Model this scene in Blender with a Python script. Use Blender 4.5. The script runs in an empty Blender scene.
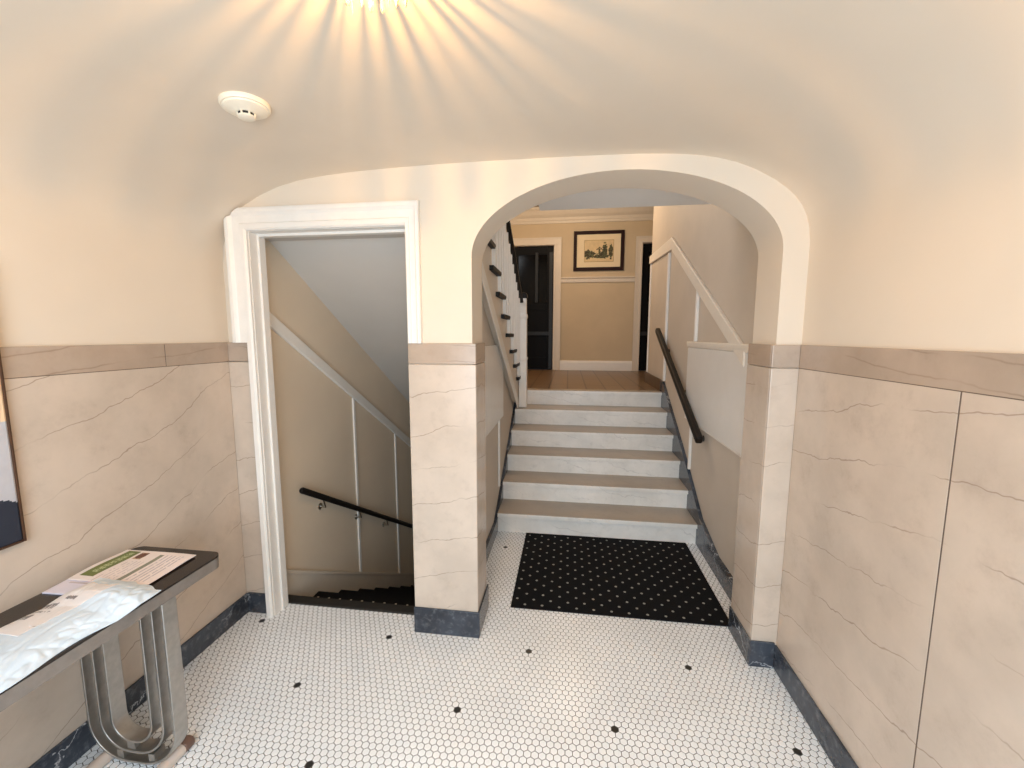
import bpy, bmesh, math, random
from mathutils import Vector, Matrix, noise
random.seed(7)
SC = bpy.context.scene
COL = SC.collection

# ------------------------------------------------------------------ materials
def lin(c):
    f = lambda v: v / 12.92 if v <= 0.04045 else ((v + 0.055) / 1.055) ** 2.4
    return (f(c[0] / 255), f(c[1] / 255), f(c[2] / 255), 1.0)

def base_mat(name):
    m = bpy.data.materials.new(name); m.use_nodes = True
    nt = m.node_tree
    return m, nt, nt.nodes['Principled BSDF']

def N(nt, typ, **kw):
    n = nt.nodes.new(typ)
    for k, v in kw.items():
        setattr(n, k, v)
    return n

def math_node(nt, op, a, b=None, c=None):
    n = N(nt, 'ShaderNodeMath', operation=op)
    for i, v in enumerate((a, b, c)):
        if v is None: continue
        if isinstance(v, (int, float)): n.inputs[i].default_value = v
        else: nt.links.new(v, n.inputs[i])
    return n.outputs[0]

def mix(nt, fac, a, b):
    n = N(nt, 'ShaderNodeMix', data_type='RGBA')
    if isinstance(fac, (int, float)): n.inputs[0].default_value = fac
    else: nt.links.new(fac, n.inputs[0])
    for i, v in ((6, a), (7, b)):
        if isinstance(v, tuple): n.inputs[i].default_value = v
        else: nt.links.new(v, n.inputs[i])
    return n.outputs[2]

def smooth(nt, v, lo, hi):
    n = N(nt, 'ShaderNodeMapRange', interpolation_type='SMOOTHSTEP')
    nt.links.new(v, n.inputs[0]); n.inputs[1].default_value = lo; n.inputs[2].default_value = hi
    return n.outputs[0]

def noise_tex(nt, co, scale, detail=3, rough=0.55):
    n = N(nt, 'ShaderNodeTexNoise'); n.inputs['Scale'].default_value = scale
    n.inputs['Detail'].default_value = detail; n.inputs['Roughness'].default_value = rough
    nt.links.new(co, n.inputs['Vector'])
    return n.outputs[0]

def coords(nt):
    return N(nt, 'ShaderNodeNewGeometry').outputs['Position']

def mat(name, rgb, rough=0.5, metal=0.0, var=0.04, scale=12.0, bump=0.0, bscale=60.0, spec=0.5):
    m, nt, p = base_mat(name)
    co = N(nt, 'ShaderNodeTexCoord').outputs['Object']
    a = lin(rgb)
    d = tuple(max(0, x * (1 - var * 2)) for x in a[:3]) + (1,)
    u = tuple(min(1, x * (1 + var)) for x in a[:3]) + (1,)
    nt.links.new(mix(nt, smooth(nt, noise_tex(nt, co, scale), 0.3, 0.7), d, u), p.inputs['Base Color'])
    p.inputs['Roughness'].default_value = rough
    p.inputs['Metallic'].default_value = metal
    p.inputs['Specular IOR Level'].default_value = spec
    if bump:
        b = N(nt, 'ShaderNodeBump'); b.inputs['Strength'].default_value = bump; b.inputs['Distance'].default_value = 0.004
        nt.links.new(noise_tex(nt, co, bscale, 4), b.inputs['Height'])
        nt.links.new(b.outputs[0], p.inputs['Normal'])
    return m

def stone(name, rgb, vein, dirv, freq, width, rough=0.25, amp=1.1, dark2=None, strength=0.75, nscale=1.8, mask=(0.42, 0.56), fine=None, off=0.0):
    """veined stone: thin wandering veins running across dirv, cloudy ground"""
    m, nt, p = base_mat(name)
    co = coords(nt)
    dot = N(nt, 'ShaderNodeVectorMath', operation='DOT_PRODUCT')
    nt.links.new(co, dot.inputs[0]); dot.inputs[1].default_value = dirv
    n1 = noise_tex(nt, co, nscale, 5, 0.6)
    t = math_node(nt, 'MULTIPLY_ADD', dot.outputs['Value'], freq, off)
    t = math_node(nt, 'MULTIPLY_ADD', n1, amp, t)
    fr = math_node(nt, 'PINGPONG', t, 0.5)
    line = math_node(nt, 'SUBTRACT', 1.0, smooth(nt, fr, 0.0, width))
    mk = smooth(nt, noise_tex(nt, co, 2.6, 2), mask[0], mask[1])
    line = math_node(nt, 'MULTIPLY', math_node(nt, 'MULTIPLY', line, mk), strength)
    a = lin(rgb); b = lin(dark2 or tuple(int(x * 0.93) for x in rgb))
    ground = mix(nt, smooth(nt, noise_tex(nt, co, 3.2, 6, 0.6), 0.32, 0.7), a, b)
    if fine:
        ground = mix(nt, math_node(nt, 'MULTIPLY', smooth(nt, noise_tex(nt, co, fine, 6, 0.7), 0.48, 0.8), 0.22), ground, lin(vein))
    nt.links.new(mix(nt, line, ground, lin(vein)), p.inputs['Base Color'])
    p.inputs['Roughness'].default_value = rough
    return m

M = {}
M['plaster'] = mat('plaster', (229, 214, 195), 0.75, var=0.015, scale=2.0, bump=0.06, bscale=25)
M['ceiling_plaster'] = mat('ceiling_plaster', (222, 206, 188), 0.8, var=0.015, scale=2.0, bump=0.06, bscale=25)
M['hall_plaster'] = mat('hall_plaster', (206, 193, 178), 0.6, var=0.02, scale=3.0, bump=0.05, bscale=25)
M['grey_plaster'] = mat('grey_plaster', (214, 207, 198), 0.75, var=0.015, scale=2.0)
M['white_plaster'] = mat('white_plaster', (250, 247, 242), 0.75, var=0.015, scale=2.0, bump=0.05, bscale=25)
M['cellar_plaster'] = mat('cellar_plaster', (230, 212, 188), 0.55, var=0.02, scale=2.0, bump=0.05, bscale=25)
M['gold_plaster'] = mat('gold_plaster', (206, 184, 152), 0.65, var=0.02, scale=3.0)
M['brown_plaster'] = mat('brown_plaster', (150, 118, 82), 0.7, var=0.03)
M['white_paint'] = mat('white_paint', (240, 234, 226), 0.35, var=0.01, scale=20)
M['cream_paint'] = mat('cream_paint', (222, 208, 190), 0.4, var=0.01, scale=20)
M['trim_paint'] = mat('trim_paint', (236, 226, 212), 0.4, var=0.01, scale=20)
M['panel_paint'] = mat('panel_paint', (234, 230, 224), 0.3, var=0.01, scale=8)
for nm, dv in (('marble_left', (0.0, -0.40, 0.92)), ('marble_right', (0.0, 0.17, 0.985)), ('marble_pier', (-0.17, 0.1, 0.98))):
    M[nm] = stone('beige_' + nm, (211, 194, 177), (132, 108, 92), dv, 5.6, 0.016, 0.22, amp=0.8, strength=0.62, fine=9, nscale=2.4, mask=(0.36, 0.52), off=0.23)
M['cap_marble'] = stone('beige_cap_marble', (186, 166, 148), (120, 96, 80), (0.05, -0.1, 1.0), 14.0, 0.05, 0.22, amp=1.2, strength=0.4, fine=9)
M['joint'] = mat('joint_mortar', (104, 88, 76), 0.9, var=0.05)
M['base_marble'] = stone('slate_blue_marble', (74, 80, 90), (205, 208, 212), (0.5, 0.6, -1.1), 5.0, 0.03, 0.2, amp=2.4, dark2=(42, 46, 54), strength=0.85, nscale=5.0, mask=(0.48, 0.6), fine=30)
M['riser_marble'] = stone('white_marble', (246, 240, 232), (160, 154, 148), (0.25, 0.2, 1.0), 9.0, 0.05, 0.3, amp=2.0, strength=0.3, nscale=3.5, fine=18)
M['tread_stone'] = stone('taupe_tread_stone', (182, 168, 152), (136, 122, 108), (0.4, 1.0, 0.2), 6.0, 0.06, 0.35, amp=2.0, strength=0.3, nscale=3.0, fine=40)
M['tile_white'] = mat('white_hex_tile', (246, 246, 246), 0.28, var=0.03, scale=3.0)
M['tile_black'] = mat('black_hex_tile', (26, 25, 24), 0.3)
M['grout'] = mat('grout', (104, 98, 90), 0.9, var=0.08, scale=30)
M['mat_black'] = mat('black_carpet', (17, 17, 19), 0.95, var=0.2, scale=200, bump=0.5, bscale=500, spec=0.2)
M['mat_dot'] = mat('pale_carpet_dot', (158, 155, 146), 0.9, var=0.1, scale=200, spec=0.2)
M['tread_dot'] = mat('dim_carpet_dot', (190, 180, 160), 0.9, spec=0.2)
M['dark_threshold'] = mat('dark_threshold', (30, 26, 21), 0.7, var=0.1, scale=30)
M['black_paint'] = mat('black_paint', (16, 15, 15), 0.35)
M['black_wood'] = mat('black_wood', (17, 13, 11), 0.5, var=0.1, scale=30, spec=0.3)
M['table_black'] = mat('table_top_black', (38, 29, 24), 0.22, var=0.12, scale=14)
M['steel'] = mat('brushed_steel', (186, 183, 178), 0.42, 1.0, var=0.05, scale=40)
M['apron_steel'] = mat('painted_grey_steel', (142, 134, 127), 0.38, 0.35, var=0.05, scale=40)
M['chrome'] = mat('chrome', (215, 212, 206), 0.15, 1.0, var=0.02)
M['foot_white'] = mat('foot_rubber', (205, 190, 178), 0.5)
M['foot_brown'] = mat('foot_cap', (110, 84, 72), 0.5)
M['detector'] = mat('detector_plastic', (246, 236, 216), 0.4, var=0.01)
M['slot'] = mat('slot_black', (18, 16, 14), 0.6)
M['mailer'] = mat('mailer_plastic', (216, 230, 242), 0.28, var=0.02, scale=20)
M['label'] = mat('label_paper', (232, 226, 224), 0.6, var=0.01)
M['label_ink'] = mat('label_ink', (132, 126, 126), 0.6)
M['paper'] = mat('magazine_paper', (240, 226, 220), 0.45, var=0.015, scale=20)
M['paper_lilac'] = mat('lilac_paper', (226, 220, 232), 0.5, var=0.01)
M['paper_ink'] = mat('grey_print', (196, 184, 188), 0.5)
M['paper_green'] = mat('olive_green_print', (104, 116, 52), 0.4)
M['paper_pale'] = mat('pale_green_print', (188, 196, 150), 0.4)
M['paper_brown'] = mat('brown_print', (104, 62, 46), 0.4)
M['paper_tan'] = mat('tan_print', (186, 150, 112), 0.4)
M['paper_grey'] = mat('grey_green_print', (140, 140, 122), 0.4)
M['frame_dark'] = mat('mahogany_frame', (40, 17, 15), 0.6, var=0.1, scale=30, spec=0.2)
M['frame_brown'] = mat('brown_frame', (78, 50, 32), 0.4, var=0.1, scale=30)
M['mount'] = mat('cream_mount_board', (236, 216, 180), 0.7, var=0.01)
M['print_paper'] = mat('print_paper', (222, 196, 152), 0.7, var=0.04, scale=20)
M['print_line'] = mat('print_line', (176, 148, 106), 0.7)
M['print_green'] = mat('print_green', (98, 100, 66), 0.7, var=0.1, scale=60)
M['print_dark'] = mat('print_dark', (62, 54, 38), 0.7, var=0.1, scale=60)
M['art_cream'] = mat('art_cream', (244, 212, 176), 0.5)
M['art_grey'] = mat('art_grey', (196, 194, 198), 0.5)
M['art_navy'] = mat('art_navy', (44, 50, 64), 0.4)
M['door_black'] = mat('black_door', (7, 7, 8), 0.5, spec=0.15)
M['door_grey'] = mat('dark_grey_door_frame', (40, 42, 44), 0.4, spec=0.3)
M['pane'] = mat('dark_glass', (5, 6, 7), 0.12, spec=0.2)
M['brass'] = mat('brass', (190, 160, 100), 0.25, 1.0)
M['brown_base'] = mat('brown_baseboard', (84, 62, 42), 0.35, var=0.1, scale=20)

def lampglass():
    m, nt, p = base_mat('cut_glass')
    p.inputs['Base Color'].default_value = (1, 0.95, 0.85, 1)
    p.inputs['Roughness'].default_value = 0.05
    p.inputs['Transmission Weight'].default_value = 0.9
    p.inputs['IOR'].default_value = 1.5
    return m
M['glass'] = lampglass()
def emit(name, col, s):
    m, nt, p = base_mat(name)
    p.inputs['Emission Color'].default_value = col
    p.inputs['Emission Strength'].default_value = s
    return m
M['bulb'] = emit('lit_bulb', (1, 0.72, 0.36, 1), 14)

def landing_tile():
    m, nt, p = base_mat('brown_landing_tile')
    co = coords(nt)
    br = N(nt, 'ShaderNodeTexBrick'); br.offset = 0.0; br.squash = 1.0
    nt.links.new(co, br.inputs['Vector'])
    br.inputs['Color1'].default_value = lin((138, 112, 84)); br.inputs['Color2'].default_value = lin((124, 98, 72))
    br.inputs['Mortar'].default_value = lin((66, 46, 30)); br.inputs['Scale'].default_value = 1.0
    br.inputs['Mortar Size'].default_value = 0.008; br.inputs['Brick Width'].default_value = 0.2; br.inputs['Row Height'].default_value = 0.6
    nt.links.new(mix(nt, math_node(nt, 'MULTIPLY', noise_tex(nt, co, 14), 0.35), br.outputs[0], lin((104, 80, 58))), p.inputs['Base Color'])
    p.inputs['Roughness'].default_value = 0.3
    return m
M['landing_tile'] = landing_tile()

# ------------------------------------------------------------------ mesh helpers
def obj(name, bm, m, parent=None, smooth_angle=None, bevel=0.0, seg=2):
    me = bpy.data.meshes.new(name)
    bmesh.ops.recalc_face_normals(bm, faces=bm.faces)
    bm.to_mesh(me); bm.free()
    for x in (m if isinstance(m, (list, tuple)) else [m]):
        me.materials.append(M[x])
    o = bpy.data.objects.new(name, me); COL.objects.link(o)
    if parent is not None: put(o, parent)
    if smooth_angle is not None:
        for f in me.polygons: f.use_smooth = True
        me.set_sharp_from_angle(angle=math.radians(smooth_angle))
    if bevel:
        b = o.modifiers.new('bevel', 'BEVEL'); b.width = bevel; b.segments = seg
        b.limit_method = 'ANGLE'; b.angle_limit = math.radians(35); b.harden_normals = False
    return o

def put(o, parent):
    o.parent = parent
    loc = Vector((0, 0, 0)); r = parent
    while r is not None:
        loc += r.location; r = r.parent
    o.location = -loc            # vertices are given in world space; empties are never rotated

def thing(name, label, cat, loc=(0, 0, 0), group=None):
    o = bpy.data.objects.new(name, None); COL.objects.link(o); o.location = loc
    o.empty_display_size = 0.1
    o['label'] = label; o['category'] = cat
    if group: o['group'] = group
    return o

def tag(o, label, cat, group=None):
    o['label'] = label; o['category'] = cat
    if group: o['group'] = group
    return o

def struct(name, bm, m, **kw):
    o = obj(name, bm, m, **kw)
    if o.parent is None: o['kind'] = 'structure'
    return o

def B(*boxes):
    bm = bmesh.new()
    for b in boxes: box(bm, *b)
    return bm

def box(bm, x0, x1, y0, y1, z0, z1, mi=0):
    vs = [bm.verts.new(p) for p in ((x0, y0, z0), (x1, y0, z0), (x1, y1, z0), (x0, y1, z0), (x0, y0, z1), (x1, y0, z1), (x1, y1, z1), (x0, y1, z1))]
    for f in ((3, 2, 1, 0), (4, 5, 6, 7), (0, 1, 5, 4), (1, 2, 6, 5), (2, 3, 7, 6), (3, 0, 4, 7)):
        bm.faces.new([vs[i] for i in f]).material_index = mi

def prism(bm, pts, axis, a, b, mi=0):
    """2-D outline pushed along an axis: 'y' takes (x,z), 'x' takes (y,z), 'z' takes (x,y)"""
    def P(p, t):
        return {'y': (p[0], t, p[1]), 'x': (t, p[0], p[1]), 'z': (p[0], p[1], t)}[axis]
    A = [bm.verts.new(P(p, a)) for p in pts]; C = [bm.verts.new(P(p, b)) for p in pts]
    n = len(pts)
    caps = [bm.faces.new(A), bm.faces.new(C[::-1])]
    for i in range(n):
        f = bm.faces.new((A[i], C[i], C[(i + 1) % n], A[(i + 1) % n])); f.material_index = mi
    for f in caps: f.material_index = mi
    for f in caps: f.normal_update()
    bmesh.ops.triangulate(bm, faces=[f for f in caps if len(f.verts) > 4])
    return bm

def PR(pts, axis, a, b): return prism(bmesh.new(), pts, axis, a, b)

def tube(bm, path, r, seg=12, mi=0, caps=True):
    path = [Vector(p) for p in path]; rings = []
    up = Vector((0, 0, 1))
    for i, p in enumerate(path):
        d = (path[min(i + 1, len(path) - 1)] - path[max(i - 1, 0)]).normalized()
        s = d.cross(up)
        if s.length < 1e-3: s = d.cross(Vector((0, 1, 0)))
        s.normalize(); u = s.cross(d)
        rr = r[i] if isinstance(r, (list, tuple)) else r
        rings.append([bm.verts.new(p + (s * math.cos(k / seg * 2 * math.pi) + u * math.sin(k / seg * 2 * math.pi)) * rr) for k in range(seg)])
    for a, b in zip(rings, rings[1:]):
        for k in range(seg):
            bm.faces.new((a[k], a[(k + 1) % seg], b[(k + 1) % seg], b[k])).material_index = mi
    if caps:
        bm.faces.new(rings[0][::-1]).material_index = mi; bm.faces.new(rings[-1]).material_index = mi
    return bm

def lathe(bm, prof, c, seg=32, mi=0, tilt=None):
    """profile of (radius, z) turned about the vertical axis at c"""
    mt = tilt or Matrix.Identity(3); rings = []
    for r, z in prof:
        if r < 1e-5: rings.append([bm.verts.new(Vector(c) + mt @ Vector((0, 0, z)))])
        else: rings.append([bm.verts.new(Vector(c) + mt @ Vector((r * math.cos(k / seg * 2 * math.pi), r * math.sin(k / seg * 2 * math.pi), z))) for k in range(seg)])
    for a, b in zip(rings, rings[1:]):
        for k in range(seg):
            k2 = (k + 1) % seg
            q = [a[0]] if len(a) == 1 else [a[k], a[k2]]
            q += [b[0]] if len(b) == 1 else [b[k2], b[k]]
            if len(q) > 2: bm.faces.new(q).material_index = mi
    return bm

def rail_bar(bm, p0, p1, w, h, round_=0.3):
    """bar with a rounded oblong section along p0-p1 (in a y-z plane), w across x, h upright to its run"""
    p0, p1 = Vector(p0), Vector(p1); d = (p1 - p0).normalized()
    s = Vector((1, 0, 0)); u = s.cross(d).normalized()
    if u.z < 0: u = -u
    sec = []
    for k in range(20):
        a = k / 20 * 2 * math.pi; c, sn = math.cos(a), math.sin(a)
        e = 0.55
        sec.append((math.copysign(abs(c) ** e, c) * w / 2, math.copysign(abs(sn) ** e, sn) * h / 2))
    rings = []
    for p, k in ((p0, 0.75), (p0 + d * 0.008, 1), (p1 - d * 0.008, 1), (p1, 0.75)):
        rings.append([bm.verts.new(p + s * a * k + u * b * k) for a, b in sec])
    n = len(sec)
    for a, b in zip(rings, rings[1:]):
        for k in range(n): bm.faces.new((a[k], a[(k + 1) % n], b[(k + 1) % n], b[k]))
    bm.faces.new(rings[0][::-1]); bm.faces.new(rings[-1])
    return bm

def sheet(nu, nv, pos, thick, matfn=None):
    """closed thin slab over a grid; pos(s,t) gives the top surface; matfn picks a material per top cell"""
    bm = bmesh.new()
    top = [[bm.verts.new(pos(i / nu, j / nv)) for j in range(nv + 1)] for i in range(nu + 1)]
    bot = [[bm.verts.new(thick(Vector(pos(i / nu, j / nv)))) for j in range(nv + 1)] for i in range(nu + 1)]
    for i in range(nu):
        for j in range(nv):
            f = bm.faces.new((top[i][j], top[i + 1][j], top[i + 1][j + 1], top[i][j + 1]))
            f.smooth = True
            if matfn: f.material_index = matfn((i + .5) / nu, (j + .5) / nv)
            bm.faces.new((bot[i][j + 1], bot[i + 1][j + 1], bot[i + 1][j], bot[i][j]))
    for i in range(nu):
        bm.faces.new((top[i + 1][0], top[i][0], bot[i][0], bot[i + 1][0])); bm.faces.new((top[i][nv], top[i + 1][nv], bot[i + 1][nv], bot[i][nv]))
    for j in range(nv):
        bm.faces.new((top[0][j], top[0][j + 1], bot[0][j + 1], bot[0][j])); bm.faces.new((top[nu][j + 1], top[nu][j], bot[nu][j], bot[nu][j + 1]))
    return bm

# ------------------------------------------------------------------ measures (metres; eye at 0,0,1.5)
FY = 1.885                      # face of the wall with the arch
XL, XR = -1.712, 0.957          # marble faces of the side walls
WT = 1.462                      # top of the marble
YB = -0.72                      # entrance wall behind
ZL = 0.936                      # landing level
YW = 6.85                       # back wall of the landing

# ------------------------------------------------------------------ the vestibule shell
profile = [(-1.722, 1.70), (-1.722, 1.85), (-1.712, 1.94), (-1.688, 2.0), (-1.645, 2.05), (-1.60, 2.086), (-1.557, 2.112), (-1.466, 2.158), (-1.362, 2.195), (-1.262, 2.217),
           (-1.124, 2.233), (-0.971, 2.243), (-0.762, 2.251), (-0.576, 2.255), (-0.356, 2.257), (-0.133, 2.257), (0.1, 2.256), (0.282, 2.253), (0.361, 2.249),
           (0.44, 2.244), (0.515, 2.236), (0.591, 2.222), (0.667, 2.201), (0.743, 2.169), (0.82, 2.125), (0.865, 2.091), (0.897, 2.060), (0.925, 2.025), (0.945, 1.985), (0.958, 1.94), (0.966, 1.88), (0.966, 1.70)]
struct('ceiling', PR(profile + [(1.2, 1.70), (1.2, 2.62), (-1.95, 2.62), (-1.95, 1.70)], 'y', YB - 0.05, 1.94), 'plaster', smooth_angle=35)

# floor of small hexagonal tiles
def hex_floor():
    p = 0.027; row = p * math.sqrt(3) / 2; R = (p - 0.0026) / math.sqrt(3)
    dots = [(-1.583, 1.851), (-0.857, 1.831), (-0.149, 1.823), (0.569, 1.823), (-1.142, 1.492), (-0.426, 1.479), (0.211, 1.479), (0.85, 1.477), (-0.869, 1.19),
            (-0.424, 2.791), (-0.15, 1.13), (0.5, 1.13), (-1.14, 0.8), (-0.43, 0.8), (0.21, 0.8), (0.85, 0.8), (-0.86, 0.45), (-0.15, 0.45), (0.55, 0.45)]
    cells = []
    j0, j1 = int(-1.25 / row), int(3.03 / row) + 1
    for j in range(j0, j1):
        y = j * row
        for i in range(-66, 38):
            x = i * p + (p / 2 if j % 2 else 0)
            ok = (-1.716 < x < 0.962 and -0.71 < y < 1.995) or (-0.54 < x < 0.968 and 1.98 < y < 3.022) or (-1.55 < x < -0.74 and 1.9 < y < 1.995)
            if ok: cells.append((x, y))
    black = set()
    for d in dots:
        black.add(min(range(len(cells)), key=lambda k: (cells[k][0] - d[0]) ** 2 + (cells[k][1] - d[1]) ** 2))
    V, F, I = [], [], []
    for k, (x, y) in enumerate(cells):
        b = len(V); z = random.uniform(-0.0003, 0.0002)
        for rr, zz in ((R * 0.95, z), (R, -0.0012), ):
            for q in range(6):
                a = math.pi / 6 + q * math.pi / 3
                V.append((x + rr * math.cos(a), y + rr * math.sin(a), zz))
        F.append([b + q for q in range(6)]); I.append(1 if k in black else 0)
        for q in range(6):
            F.append([b + q, b + 6 + q, b + 6 + (q + 1) % 6, b + (q + 1) % 6]); I.append(1 if k in black else 0)
    for (x0, x1, y0, y1) in ((-1.9, 1.15, -1.3, 2.0), (-0.6, 1.1, 2.0, 3.05)):
        b = len(V)
        for z in (-0.0011, -0.12):
            V += [(x0, y0, z), (x1, y0, z), (x1, y1, z), (x0, y1, z)]
        for f in ((0, 1, 2, 3), (7, 6, 5, 4), (4, 5, 1, 0), (5, 6, 2, 1), (6, 7, 3, 2), (7, 4, 0, 3)):
            F.append([b + q for q in f]); I.append(2)
    me = bpy.data.meshes.new('floor'); me.from_pydata(V, [], F)
    for m in ('tile_white', 'tile_black', 'grout'): me.materials.append(M[m])
    me.polygons.foreach_set('material_index', I); me.update()
    o = bpy.data.objects.new('floor', me); COL.objects.link(o); o['kind'] = 'structure'
hex_floor()

# side walls: plaster core, marble slabs, dark base
wl = struct('wall_left', B((-1.95, -1.722, YB, 1.932, -0.1, 1.70)), 'plaster')
wr = struct('wall_right', B((0.966, 1.2, YB, FY + 0.01, -0.1, 1.70)), 'plaster')
g = 0.0024
def slabs(parent, x0, x1, ys, cap_ys, mm):
    a = (x0 + 0.0006, x1 - 0.0003) if x0 > 0 else (x0 + 0.0003, x1 - 0.0006)
    obj('mortar_bed', B((a[0], a[1], ys[0] + 0.004, ys[-1] - 0.004, 0.002, WT - 0.004)), 'joint', parent)
    for a, b in zip(ys, ys[1:]):
        obj('marble_panel', B((x0, x1, a + g, b - g, 0.0, 1.366 - g)), mm, parent, bevel=0.0007)
    for a, b in zip(cap_ys, cap_ys[1:]):
        obj('marble_cap', B((x0, x1, a + g * .6, b - g * .6, 1.366, WT)), 'cap_marble', parent, bevel=0.0007)
slabs(wl, -1.722, XL, [YB, -0.30, 0.62, 1.911], [YB, 0.2, 1.575, 1.911], 'marble_left')
slabs(wr, XR, 0.966, [YB, 0.02, 1.149, FY], [YB, 0.35, FY], 'marble_right')
struct('baseboard_left', B((XL, -1.700, YB, 1.911, 0, 0.108)), 'base_marble', bevel=0.004)
struct('baseboard_right', B((0.946, XR, YB, FY, 0, 0.112)), 'base_marble', bevel=0.004)

# the wall with the doorway and the arch
arch = [(0.867, 0.0)] + [(0.214 + 0.653 * math.cos(math.pi * k / 56), 1.85 + 0.343 * math.sin(math.pi * k / 56)) for k in range(57)] + [(-0.439, 0.0)]
bm = bmesh.new()
prism(bm, [(-0.6, 0), (-0.6, 3.6), (1.2, 3.6), (1.2, 0)] + arch, 'y', FY + 0.006, 2.12)
prism(bm, [(-1.576, 0), (-1.576, 3.6), (-0.6, 3.6), (-0.6, 0), (-0.745, 0), (-0.745, 2.0), (-1.54, 2.0), (-1.54, 0)], 'y', FY + 0.006, 1.985)
box(bm, -1.95, -1.576, 1.932, 1.985, 0, 3.6); box(bm, -1.645, -1.576, FY + 0.006, 1.932, WT, 3.6)
wf = struct('wall_front', bm, 'plaster', smooth_angle=30)
# marble on the pier between doorway and arch (front and arch side), on the right jamb and beside the door casing
for (nm, m, z0, z1) in (('marble_panel', 'marble_pier', 0.0, 1.366 - g), ('marble_cap', 'cap_marble', 1.366, WT)):
    obj(nm, B((-0.747, -0.421, FY - 0.004, FY + 0.006, z0, z1)), m, wf, bevel=0.003)
    obj(nm, B((-0.439, -0.421, FY + 0.0065, 2.1, z0, z1)), m, wf, bevel=0.003)
    obj(nm, B((0.849, XR, FY - 0.008, FY + 0.006, z0, z1)), m, wf, bevel=0.003)
    obj(nm, B((0.849, 0.867, FY + 0.0065, 2.1195, z0, z1)), m, wf, bevel=0.003)
    obj(nm, B((-1.722, -1.576, FY + 0.026, FY + 0.047, z0, z1)), m, wf, bevel=0.003)
bm = B((-0.750, -0.413, FY - 0.012, FY - 0.004, 0, 0.137), (-0.421, -0.413, FY - 0.004, 2.12, 0, 0.137))
struct('baseboard_pier', bm, 'base_marble', bevel=0.003)
struct('baseboard_jamb', B((0.841, 0.946, FY - 0.017, FY - 0.008, 0, 0.125), (0.841, 0.849, FY - 0.008, 2.1195, 0, 0.125)), 'base_marble', bevel=0.003)
struct('baseboard_front', B((-1.70, -1.576, FY + 0.014, FY + 0.026, 0, 0.112)), 'base_marble', bevel=0.003)

# entrance wall behind, with the open glazed doorway that lets the day in
bm = B((-1.95, -1.15, YB - 0.12, YB, -0.1, 2.62), (0.75, 1.2, YB - 0.12, YB, -0.1, 2.62), (-1.15, 0.75, YB - 0.12, YB, 2.12, 2.62))
struct('wall_back', bm, 'plaster')
struct('trim_1', B((-1.23, -1.15, YB, YB + 0.02, 0, 2.2), (0.75, 0.83, YB, YB + 0.02, 0, 2.2), (-1.15, 0.75, YB, YB + 0.02, 2.12, 2.2)), 'white_paint', bevel=0.004)

# door casing: stepped moulding, its outer top corner cut by the vault, lined with a white jamb
def casing():
    bm = bmesh.new()
    y0 = FY + 0.006
    prof = [(0, 0), (0, 0.024), (0.008, 0.028), (0.022, 0.028), (0.030, 0.020), (0.036, 0.015), (0.070, 0.013), (0.076, 0.020), (0.096, 0.020), (0.105, 0.012), (0.105, 0)]
    xl, zt, xr = -1.645, 2.1, -0.676
    def ring(f): return [bm.verts.new(f(o, p)) for o, p in prof]
    k = 0.66   # the leg on the pier side is narrower
    rings = [ring(lambda o, p: (xl + o, y0 - p, WT)), ring(lambda o, p: (xl + o, y0 - p, zt - o * 0.98)), ring(lambda o, p: (xr - o * k, y0 - p, zt - o * 0.98)), ring(lambda o, p: (xr - o * k, y0 - p, WT))]
    n = len(prof)
    for a, b in zip(rings, rings[1:]):
        for q in range(n): bm.faces.new((a[q], a[(q + 1) % n], b[(q + 1) % n], b[q]))
    bm.faces.new(rings[0][::-1]); bm.faces.new(rings[-1])
    # the corner is cut off where the vault comes down
    bmesh.ops.bisect_plane(bm, geom=bm.verts[:] + bm.edges[:] + bm.faces[:], plane_co=(-1.645, y0, 2.046), plane_no=(-0.053, 0, 0.079), clear_outer=True)
    bmesh.ops.holes_fill(bm, edges=[e for e in bm.edges if e.is_boundary], sides=0)
    # below the marble the leg is cut back to the edge of the marble stub
    low = [(0.0695, 0), (0.0695, 0.013)] + prof[6:]
    A = [bm.verts.new((xl + o, y0 - p, 0)) for o, p in low]; C = [bm.verts.new((xl + o, y0 - p, WT - 0.0005)) for o, p in low]
    m = len(low)
    for q in range(m): bm.faces.new((A[q], A[(q + 1) % m], C[(q + 1) % m], C[q]))
    bm.faces.new(A[::-1]); bm.faces.new(C)
    # jamb lining and head, with stops
    box(bm, -1.56, -1.537, y0 + 0.001, 2.0, 0, 2.015); box(bm, -1.537, -0.747, y0 + 0.001, 2.0, 1.995, 2.015); box(bm, -0.747, -0.733, y0 + 0.001, 2.0, WT, 1.995)
    box(bm, -1.537, -1.526, 1.945, 1.985, 0, 1.995); box(bm, -1.526, -0.747, 1.945, 1.985, 1.983, 1.995)
    return bm
struct('trim_2', casing(), 'white_paint')

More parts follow.
